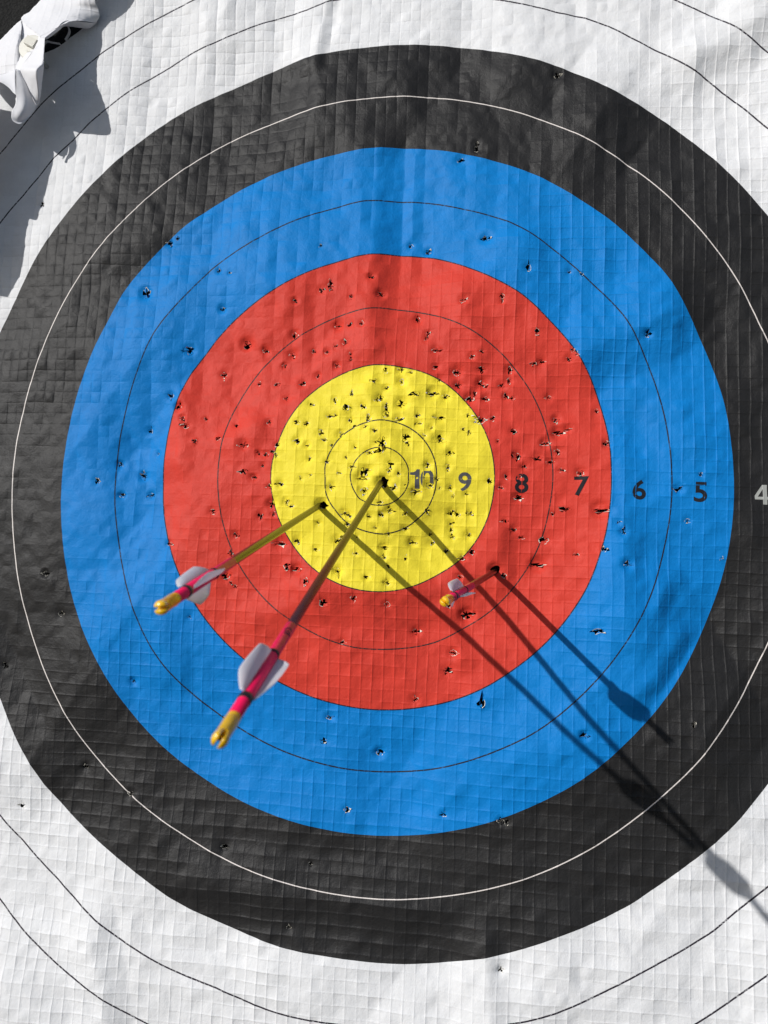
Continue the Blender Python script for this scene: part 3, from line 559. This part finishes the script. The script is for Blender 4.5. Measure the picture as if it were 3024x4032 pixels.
# ---- torn paper round every hole: holes that run into each other are one tear
par = list(range(len(holes)))
def find(i):
    while par[i] != i: i = par[i]
    return i
for i, a in enumerate(holes):
    for j in range(i):
        b = holes[j]
        dx, dy = a.x - b.x, a.y - b.y; d = math.hypot(dx, dy)
        ra = 1 / math.hypot(dx / d / a.rx, dy / d / a.ry); rb = 1 / math.hypot(dx / d / b.rx, dy / d / b.ry)
        if d < (ra + rb) * 1.3: par[find(i)] = find(j)
tears = {}
for i in range(len(holes)): tears.setdefault(find(i), []).append(i)
print('tears', len(tears))
for hs in tears.values():
    v, f, mi, rg = [], [], [], []
    def tri(p, mat_):
        k = len(v); v.extend(p); f.append(tuple(range(k, k + len(p)))); mi.append(mat_)
    for hid in hs:
        o = holes[hid]; sz = (o.rx + o.ry) * .5
        if hasattr(o, 'arrow'): continue
        n = int(rng.integers(6, 10)); th0 = rng.uniform(0, 6.28)
        for q in range(n):
            t0 = th0 + q / n * 6.283; t1 = t0 + 6.283 / n * rng.uniform(.75, 1.15); tm = (t0 + t1) / 2
            others = [holes[k] for k in hs if k != hid]
            x0, y0 = hole_pt(o, t0, 1.04); x1, y1 = hole_pt(o, t1, 1.04)
            if any(hole_s(b, np.array([(x0 + x1) / 2]), np.array([(y0 + y1) / 2]))[0] < .9 for b in others): continue
            z0, z1 = zat(x0, y0) - .0001, zat(x1, y1) - .0001
            k = rng.random()
            lowright = math.cos(tm + .6)
            if k < .72:                                  # pushed in by the arrow
                xt, yt = hole_pt(o, tm, rng.uniform(.05, .5)); zt = min(z0, z1) - rng.uniform(.05, .55) * sz * .6
                tri([(x0, y0, z0), (x1, y1, z1), (xt, yt, zt)], 0)
                tri([(x0, y0, z0 - .0003), (xt, yt, zt - .0003), (x1, y1, z1 - .0003)], 1)
            elif k < .90 + .10 * lowright:               # pulled back out, the white core showing
                s = rng.uniform(.85, 1.5); xt, yt = hole_pt(o, tm + rng.uniform(-.3, .3), s)
                zt = max(z0, z1) + rng.uniform(.35, .75) * sz
                tri([(x0, y0, z0), (x1, y1, z1), (xt, yt, zt)], 1)
                cx, cy = (x0 - o.x) * .03, (y0 - o.y) * .03
                tri([(x0 + cx, y0 + cy, z0), (xt + cx, yt + cy, zt - .0002), (x1 + cx, y1 + cy, z1)], 0)
            # ragged white edge of the torn sheet
            if rng.random() < .32:
                m = 3
                for w in range(m):
                    ta = t0 + (t1 - t0) * w / m; tb = t0 + (t1 - t0) * (w + 1) / m
                    w0 = 1 - rng.uniform(.05, .22)
                    a0 = hole_pt(o, ta, 1.02); a1 = hole_pt(o, tb, 1.02); b0 = hole_pt(o, ta, w0); b1 = hole_pt(o, tb, 1 - rng.uniform(.05, .22))
                    tri([(*a0, zat(*a0) + .0001), (*a1, zat(*a1) + .0001), (*b1, zat(*a1) - .0002), (*b0, zat(*a0) - .0002)], 1)
    if not f:
        o = holes[hs[0]]
        a0 = hole_pt(o, 4, 1.02); a1 = hole_pt(o, 5, 1.02); b1 = hole_pt(o, 4.5, .7)
        tri([(*a0, zat(*a0)), (*a1, zat(*a1)), (*b1, zat(*a0) - .0005)], 1)
    ob = add('torn_hole', v, f, [M_PRINT, M_CORE], FACE, smooth=False, midx=mi)
    va = np.array(v)
    at = ob.data.attributes.new('ring', 'FLOAT', 'POINT')
    at.data.foreach_set('value', ring_coordinate(va[:, 0], va[:, 1]).astype(np.float32))

# ---- printed digits and the centre cross, following the relief of the sheet
def on_sheet(name, tris, mat_, lift=.00022):
    """tris: list of 2-D triangles; split finely, drop what lies over a hole, lay on the sheet"""
    bm = bmesh.new()
    for t in tris:
        bm.faces.new([bm.verts.new((p[0], p[1], 0)) for p in t])
    bmesh.ops.remove_doubles(bm, verts=bm.verts, dist=1e-6)
    for _ in range(6):
        es = [e for e in bm.edges if e.calc_length() > .0011]
        if not es: break
        bmesh.ops.subdivide_edges(bm, edges=es, cuts=1)
        bmesh.ops.triangulate(bm, faces=[q for q in bm.faces if len(q.verts) > 3])
    kill = []
    for q in bm.faces:
        c = q.calc_center_median()
        for o in holes:
            if abs(c.x - o.x) < .012 and abs(c.y - o.y) < .012 and hole_s(o, np.array([c.x]), np.array([c.y]))[0] < .95:
                kill.append(q); break
    bmesh.ops.delete(bm, geom=kill, context='FACES')
    bm.verts.index_update(); bm.verts.ensure_lookup_table()
    v = [(p.co.x, p.co.y, zat(p.co.x, p.co.y) + lift) for p in bm.verts]
    f = [[p.index for p in q.verts] for q in bm.faces]
    bm.free()
    return add(name, v, f, mat_, FACE)

FOUR = [(0, .245), (.40, .245), (.40, .39), (0, .39), (.15, .39), (0, .43), (.40, .78), (.375, 1), (.40, 1), (.40, 0), (.60, 0), (.60, 1), (.60, .245), (.72, .245), (.72, .39), (.60, .39)]
FOUR_T = [(0, 1, 2), (0, 2, 3), (3, 4, 5), (5, 4, 6), (5, 6, 7), (7, 6, 8), (9, 10, 11), (9, 11, 8), (12, 13, 14), (12, 14, 15)]
ONE = [(.30, 0), (.54, 0), (.54, 1), (.38, 1), (.33, .90), (.22, .84), (.04, .82), (.04, .69), (.30, .69)]
for text, x, y, h in DIGITS:
    x, y = [1000 * q for q in settle(x / 1000, y / 1000)]
    if text == '4':
        co = np.array(FOUR) * h / 1000
        co = np.stack([CT * co[:, 0] - ST * co[:, 1] + x / 1000, ST * co[:, 0] + CT * co[:, 1] + y / 1000], 1)
        on_sheet('printed_digit', [[co[i] for i in t] for t in FOUR_T], M_INKL)
        continue
    if text == '1':
        co = (np.array(ONE) - np.array([.29, .5])) * h / 1000
        co = np.stack([CT * co[:, 0] - ST * co[:, 1] + x / 1000, ST * co[:, 0] + CT * co[:, 1] + y / 1000], 1)
        on_sheet('printed_digit', [[co[i] for i in t] for t in ((0, 1, 8), (1, 2, 8), (2, 3, 8), (3, 4, 8), (4, 5, 8), (5, 6, 8), (6, 7, 8))], M_INK)
        continue
    cu = bpy.data.curves.new('digit', 'FONT'); cu.body = text; cu.size = 1.0; cu.offset = 0.020
    cu.resolution_u = 4
    tmp = bpy.data.objects.new('digit', cu); C.objects.link(tmp)
    dg = bpy.context.evaluated_depsgraph_get()
    me = bpy.data.meshes.new_from_object(tmp.evaluated_get(dg))
    bpy.data.objects.remove(tmp)
    me.calc_loop_triangles()
    co = np.array([p.co[:2] for p in me.vertices])
    lo, hi = co.min(0), co.max(0)
    k = h / 1000 / (hi[1] - lo[1])
    co = (co - (lo + hi) / 2) * k * np.array([1.22 if text == '4' else 1.08, 1.0])
    co = np.stack([CT * co[:, 0] - ST * co[:, 1] + x / 1000, ST * co[:, 0] + CT * co[:, 1] + y / 1000], 1)
    on_sheet('printed_digit', [[co[i] for i in t.vertices] for t in me.loop_triangles], M_INKL if text == '4' else M_INKD if text in '8765' else M_INK)
    bpy.data.meshes.remove(me)
cx, cy = settle(-.0013, .0002)
for hx, hy in ((.0022, .00032), (.00032, .0022)):
    a = [(cx - hx, cy - hy), (cx + hx, cy - hy), (cx + hx, cy + hy), (cx - hx, cy + hy)]
    on_sheet('printed_cross_stroke', [a[:3], [a[0], a[2], a[3]]], M_INK, .00022 if hx > hy else .0003)

# ---- the folded, curling corner
def catmull(P, n):
    P = np.asarray(P, float)
    Q = np.concatenate([[2 * P[0] - P[1]], P, [2 * P[-1] - P[-2]]])
    out = []
    for i in range(len(P) - 1):
        p0, p1, p2, p3 = Q[i:i + 4]
        for t in np.arange(n) / n:
            out.append(.5 * ((2 * p1) + (p2 - p0) * t + (2 * p0 - 5 * p1 + 4 * p2 - p3) * t ** 2 + (3 * p1 - p0 - 3 * p2 + p3) * t ** 3))
    out.append(P[-1]); return np.array(out)
def flap(name, grid, n=12, ridges=True, label=None):
    G = np.array(grid) / 1000.0
    A_ = np.stack([catmull(r, n) for r in G])
    B_ = np.stack([catmull(A_[:, j], n) for j in range(A_.shape[1])], 1)
    if ridges:
        x, y = B_[..., 0], B_[..., 1]
        d1 = np.abs((x / PA) % 1 - .5); d2 = np.abs((y / PB) % 1 - .5)
        B_[..., 2] += .0003 * np.exp(-((.5 - d1) * PA / .0008) ** 2) + .0003 * np.exp(-((.5 - d2) * PB / .0008) ** 2)
        B_[..., 2] += .0005 * n2(x / .02, y / .02) + .0003 * n3(x / .012, y / .012, True)
    x, y = B_[..., 0].copy(), B_[..., 1].copy()
    B_[..., 2] += .0008 * n4(x / .015 + 7, y / .019, True)
    B_[..., 0] += .0003 * n5(x / .003, y / .003); B_[..., 1] += .0003 * n6(x / .003, y / .003)
    m, k = B_.shape[:2]
    f = [(i * k + j, i * k + j + 1, (i + 1) * k + j + 1, (i + 1) * k + j) for i in range(m - 1) for j in range(k - 1)]
    o = add(name, B_.reshape(-1, 3), f, M_BACK, FACE)
    so = o.modifiers.new('thickness', 'SOLIDIFY'); so.thickness = .0002; so.offset = 0
    if label: o['label'] = label
    return o
flap('folded_flap', FLAPS['upper'], n=36, label='sunlit upper sheet of the folded corner')
flap('flap_lip', FLAPS['lip'], ridges=False)
flap('flap_tongue', FLAPS['lit'], ridges=False, label='bright pointed tongue of curled paper')
flap('flap_tongue_side', FLAPS['sliver'], ridges=False)
flap('flap_curl', FLAPS['blob'], ridges=False, label='grey rounded curl of paper in shade')
flap('flap_lobe', FLAPS['leftlobe'], ridges=False)
flap('folded_flap', FLAPS['left'], n=36)
flap('folded_flap', FLAPS['strip'], ridges=False)
for k_ in ('bridge', 'gully', 'web', 'inner_shadow_fill', 'pleat_shadow_fill', 'lining_shadow_fill', 'underlay_shadow_fill'):  # sheets added to close gaps in the corner's shadow; gully is visible paper
    flap('flap_fold_shadow_fill', FLAPS[k_], ridges=False)
def ribbon(name, pts, w):
    P = catmull(np.array(pts) / 1000.0, 8)
    a = P.copy(); b = P.copy(); a[:, 2] += w; b[:, 2] -= w; b[:, 0] += .0012; b[:, 1] -= .0012
    v = np.concatenate([a, b]); n = len(P)
    o = add(name, v, [(i, i + 1, n + i + 1, n + i) for i in range(n - 1)], M_BACK, FACE)
    so = o.modifiers.new('thickness', 'SOLIDIFY'); so.thickness = .0007; so.offset = 0
ribbon('torn_edge', [(-381.9, 555.5, 4), (-374.5, 547.0, 5), (-374.0, 541.0, 4), (-379.5, 533.5, 2)], .0012)
ribbon('torn_edge', [(-407.0, 529.0, 4), (-401.5, 531.5, 5), (-393.5, 530.0, 4), (-386.0, 529.5, 2)], .0010)

# ------------------------------------------------------------------ plastic pin through the folded corner
M_PIN = simple("pin_plastic", (.56, .55, .49), 0.38, 0.5, bump=(400, .15, .0005))
def pin():
    root = empty('target_pin', WM @ Vector((-.4011, .5016, 0)), 'cream plastic pin with ribbed square head holding the folded corner', 'target pin')
    nd = node(root)
    c = np.array([-.4011, .5016, .034])
    # flange
    n = 40; v = []; f = []
    prof = [(.0148, -.0008), (.0153, .0), (.0150, .0010), (.0145, .0013), (.002, .0014)]
    for r, z in prof:
        for i in range(n): t = i / n * 2 * math.pi; v.append(c + np.array([r * math.cos(t), r * math.sin(t), z]))
    for k in range(len(prof) - 1):
        for i in range(n): f.append((k * n + i, k * n + (i + 1) % n, (k + 1) * n + (i + 1) % n, (k + 1) * n + i))
    f.append(tuple(range((len(prof) - 1) * n, len(prof) * n))); f.append(tuple(reversed(range(n))))
    add('flange', v, f, M_PIN, nd, smooth=False)
    ang = math.radians(-31); U = np.array([math.cos(ang), math.sin(ang), 0]); V = np.array([-math.sin(ang), math.cos(ang), 0]); Zn = np.array([.06, -.1, 1.]); Zn /= np.linalg.norm(Zn)
    hc = np.array([-.3985, .5045, .0355])
    def box(name, lo, hi, bev=.0004, parent=nd):
        bm = bmesh.new(); bmesh.ops.create_cube(bm, size=1.0)
        for p in bm.verts:
            p.co = Vector([lo[k] + (p.co[k] + .5) * (hi[k] - lo[k]) for k in range(3)])
        bmesh.ops.bevel(bm, geom=list(bm.edges), offset=bev, segments=2, affect='EDGES')
        bm.verts.index_update()
        v = [hc + U * p.co.x + V * p.co.y + Zn * p.co.z for p in bm.verts]; f = [[q.index for q in p.verts] for p in bm.faces]; bm.free()
        return add(name, v, f, M_PIN, parent, smooth=False)
    head = box('head', (-.0072, -.0052, 0), (.0072, .0052, .0062), .0006)
    for i in range(6):
        y = -.0044 + i * .00176
        box('rib', (-.0071, y - .00055, .0058), (.0071, y + .00055, .0068), .0003)
    box('foot_tab', (-.003, -.0105, -.001), (.0045, -.0046, .0012), .0005)
    # shank into the foam
    v = []; f = []; n = 12
    for z in (-.066, -.002):
        r = .0012 if z < -.05 else .0030
        for i in range(n): t = i / n * 2 * math.pi; v.append(c + np.array([r * math.cos(t), r * math.sin(t), z]))
    for i in range(n): f.append((i, (i + 1) % n, n + (i + 1) % n, n + i))
    f.append(tuple(range(n - 1, -1, -1)))
    add('shank', v, f, M_PIN, nd)
pin()

# ------------------------------------------------------------------ arrows
M_SHAFT = simple("carbon_shaft", (.018, .011, .008), 0.26, 0.6, bump=(900, .03, .0001))
M_WRAP = simple("pink_wrap", (.93, .010, .10), 0.42, 0.25)
M_TAPE = simple("black_tape", (.012, .012, .014), 0.45, 0.4)
M_MARK = simple("marker_ink", (.05, .004, .025), 0.5, 0.3)
def vane_material():
    m, nt, n, l, p = mat("vane_film")
    p.inputs['Base Color'].default_value = (.80, .80, .84, 1)
    p.inputs['Roughness'].default_value = 0.35
    tr = n.new('ShaderNodeBsdfTranslucent'); tr.inputs['Color'].default_value = (.82, .82, .86, 1)
    mx = n.new('ShaderNodeMixShader'); mx.inputs[0].default_value = 0.42
    l.new(p.outputs[0], mx.inputs[1]); l.new(tr.outputs[0], mx.inputs[2]); l.new(mx.outputs[0], n['Material Output'].inputs['Surface'])
    return m
M_VANE = vane_material()
M_NOCK, nt_, n_, l_, p_ = mat("amber_nock")
p_.inputs['Base Color'].default_value = (.95, .56, .015, 1)
p_.inputs['Roughness'].default_value = 0.22
p_.inputs['Transmission Weight'].default_value = 0.2
p_.inputs['IOR'].default_value = 1.5
p_.inputs['Subsurface Weight'].default_value = 0.0

def arrow(key, roll, slot, label, mark):
    b, d, sf = ARROWS[key]
    b = np.array(b); d = np.array(d); d = d / np.linalg.norm(d)
    e1 = np.cross(d, [0, 1, 0]); e1 /= np.linalg.norm(e1); e2 = np.cross(d, e1)
    wrap0, vlen, seat, tip = sf - ARROW_LEN[0], ARROW_LEN[1], sf + ARROW_LEN[2], sf + ARROW_LEN[3]
    root = empty('arrow', WM @ Vector(b), label, 'arrow', 'arrows stuck in the target face')
    nd = node(root)
    RS = .0030
    def pt(s, r, t): return b + d * s + (e1 * math.cos(t) + e2 * math.sin(t)) * r
    def lathe(name, prof, m, n=28, caps=True, parent=nd):
        v = [pt(s, r, i / n * 2 * math.pi) for s, r in prof for i in range(n)]; f = []
        for k in range(len(prof) - 1):
            for i in range(n): f.append((k * n + i, k * n + (i + 1) % n, (k + 1) * n + (i + 1) % n, (k + 1) * n + i))
        if caps:
            k = len(v); v += v[:n] + v[(len(prof) - 1) * n:len(prof) * n]      # caps keep their own vertices
            f.append(tuple(reversed(range(k, k + n)))); f.append(tuple(range(k + n, k + 2 * n)))
        o = add(name, v, f, m, parent)
        for p in o.data.polygons:
            if len(p.vertices) > 4: p.use_smooth = False
        return o
    lathe('shaft', [(-.11, RS)] + [(s, RS) for s in np.linspace(-.02, wrap0 + .002, 6)], M_SHAFT)
    lathe('wrap', [(wrap0, RS), (wrap0 + .0001, RS + .00013), (seat - .0012, RS + .00013), (seat - .0011, RS)], M_WRAP)
    lathe('seat_ring', [(seat - .0012, RS), (seat - .0010, RS + .0002), (seat + .0002, RS + .0002), (seat + .0004, RS)], M_NOCK)
    RB = RS + .00042
    for s0, w in ((sf - .0022, .0030), (sf + vlen - .0008, .0048)):
        lathe('tape_band', [(s0, RS + .0001), (s0 + .0002, RB), (s0 + w * .5, RB + .00012), (s0 + w - .0002, RB), (s0 + w, RS + .0001)], M_TAPE)
    # nock: turned body, then two ears with the string slot between
    lathe('nock', [(seat - .004, .0024), (seat + .0003, RS), (seat + .003, .0035), (seat + .0085, .0033), (seat + .0140, .0034)], M_NOCK)
    sl = slot
    su = e1 * math.cos(sl) + e2 * math.sin(sl); sv = -e1 * math.sin(sl) + e2 * math.cos(sl)
    L0, L1 = seat + .0134, tip
    for sg in (-1, 1):
        v = []; f = []; m = 9; rows = 7
        for k in range(rows):
            t = k / (rows - 1); s = L0 + (L1 - L0) * t
            off = .0004 + .0006 * math.sin(min(1, t * 1.6) * math.pi / 2) - .0004 * max(0, t - .75) * 4 * .5
            R_ = .0034 + .0004 * t - .0007 * max(0, t - .7) / .3
            for i in range(m):
                a = -math.pi / 2 + math.pi * i / (m - 1)
                v.append(b + d * s + su * sg * (off + max(0, R_ - off) * math.cos(a)) + sv * R_ * .92 * math.sin(a))
        for k in range(rows - 1):
            for i in range(m): f.append((k * m + i, k * m + (i + 1) % m, (k + 1) * m + (i + 1) % m, (k + 1) * m + i))
        f.append(tuple(range(m - 1, -1, -1))); f.append(tuple(range((rows - 1) * m, rows * m)))
        add('nock_ear', v, f, M_NOCK, nd)
    # three curled film vanes
    H = .0088
    for q in range(3):
        t0 = roll + q * 2 * math.pi / 3
        nl, nh = 26, 10; v = []; f = []
        for i in range(nl):
            t = i / (nl - 1); s = sf + vlen * t
            h = H * (min(1, (t / .14)) ** .6 if t < .14 else 1.0) * (1 - .30 * max(0, .5 - t)) * (1 - .75 * max(0, (t - .70) / .30) ** 1.3) + .0003
            tw = t0 + .16 * (t - .5)
            rad = e1 * math.cos(tw) + e2 * math.sin(tw); tan = -e1 * math.sin(tw) + e2 * math.cos(tw)
            for j in range(nh):
                w = j / (nh - 1); k = 1.5 * (.55 + .6 * t)           # the curl tightens towards the nock
                a = k * w
                rr = RS + .0001 + h * math.sin(a) / k; tt = h * (1 - math.cos(a)) / k
                v.append(b + d * s + rad * rr + tan * tt)
        for i in range(nl - 1):
            for j in range(nh - 1): f.append((i * nh + j, i * nh + j + 1, (i + 1) * nh + j + 1, (i + 1) * nh + j))
        o = add('vane', v, f, M_VANE, nd)
        so = o.modifiers.new('film', 'SOLIDIFY'); so.thickness = .0001; so.offset = 0
    # hand-written mark on the wrap
    if mark:
        for stroke in mark:
            P = catmull(np.array([(p[0], p[1], 0) for p in stroke]), 6); w = .00038; v = []; f = []
            for i, p in enumerate(P):
                g = P[min(i + 1, len(P) - 1)] - P[max(i - 1, 0)]; g /= (np.linalg.norm(g) + 1e-9); nn = np.array([-g[1], g[0]])
                for sg in (-1, 1):
                    s = wrap0 + p[0] + nn[0] * w * sg; u = p[1] + nn[1] * w * sg
                    v.append(pt(s, RS + .00022, u / RS - 2.2))
            for i in range(len(P) - 1): f.append((2 * i, 2 * i + 1, 2 * i + 3, 2 * i + 2))
            add('wrap_mark', v, f, M_MARK, nd)

MARK = [[(.0105, -.0016), (.0085, -.0004), (.0095, .0012), (.0125, .0018)],
        [(.0155, -.0026), (.0128, -.0008), (.0138, .0012), (.0158, .0004), (.0148, -.0012)],
        [(.0150, -.0020), (.0165, .0014)]]
arrow('A', 0.62, 2.55, 'longest arrow with bright pink wrap, stuck in the centre of the gold', MARK)
arrow('B', -0.86, 1.70, 'arrow at left with blurred white vanes, stuck in the lower left of the yellow', None)
arrow('C', -1.47, 0.80, 'short foreshortened arrow stuck deepest, in the lower right red ring', None)
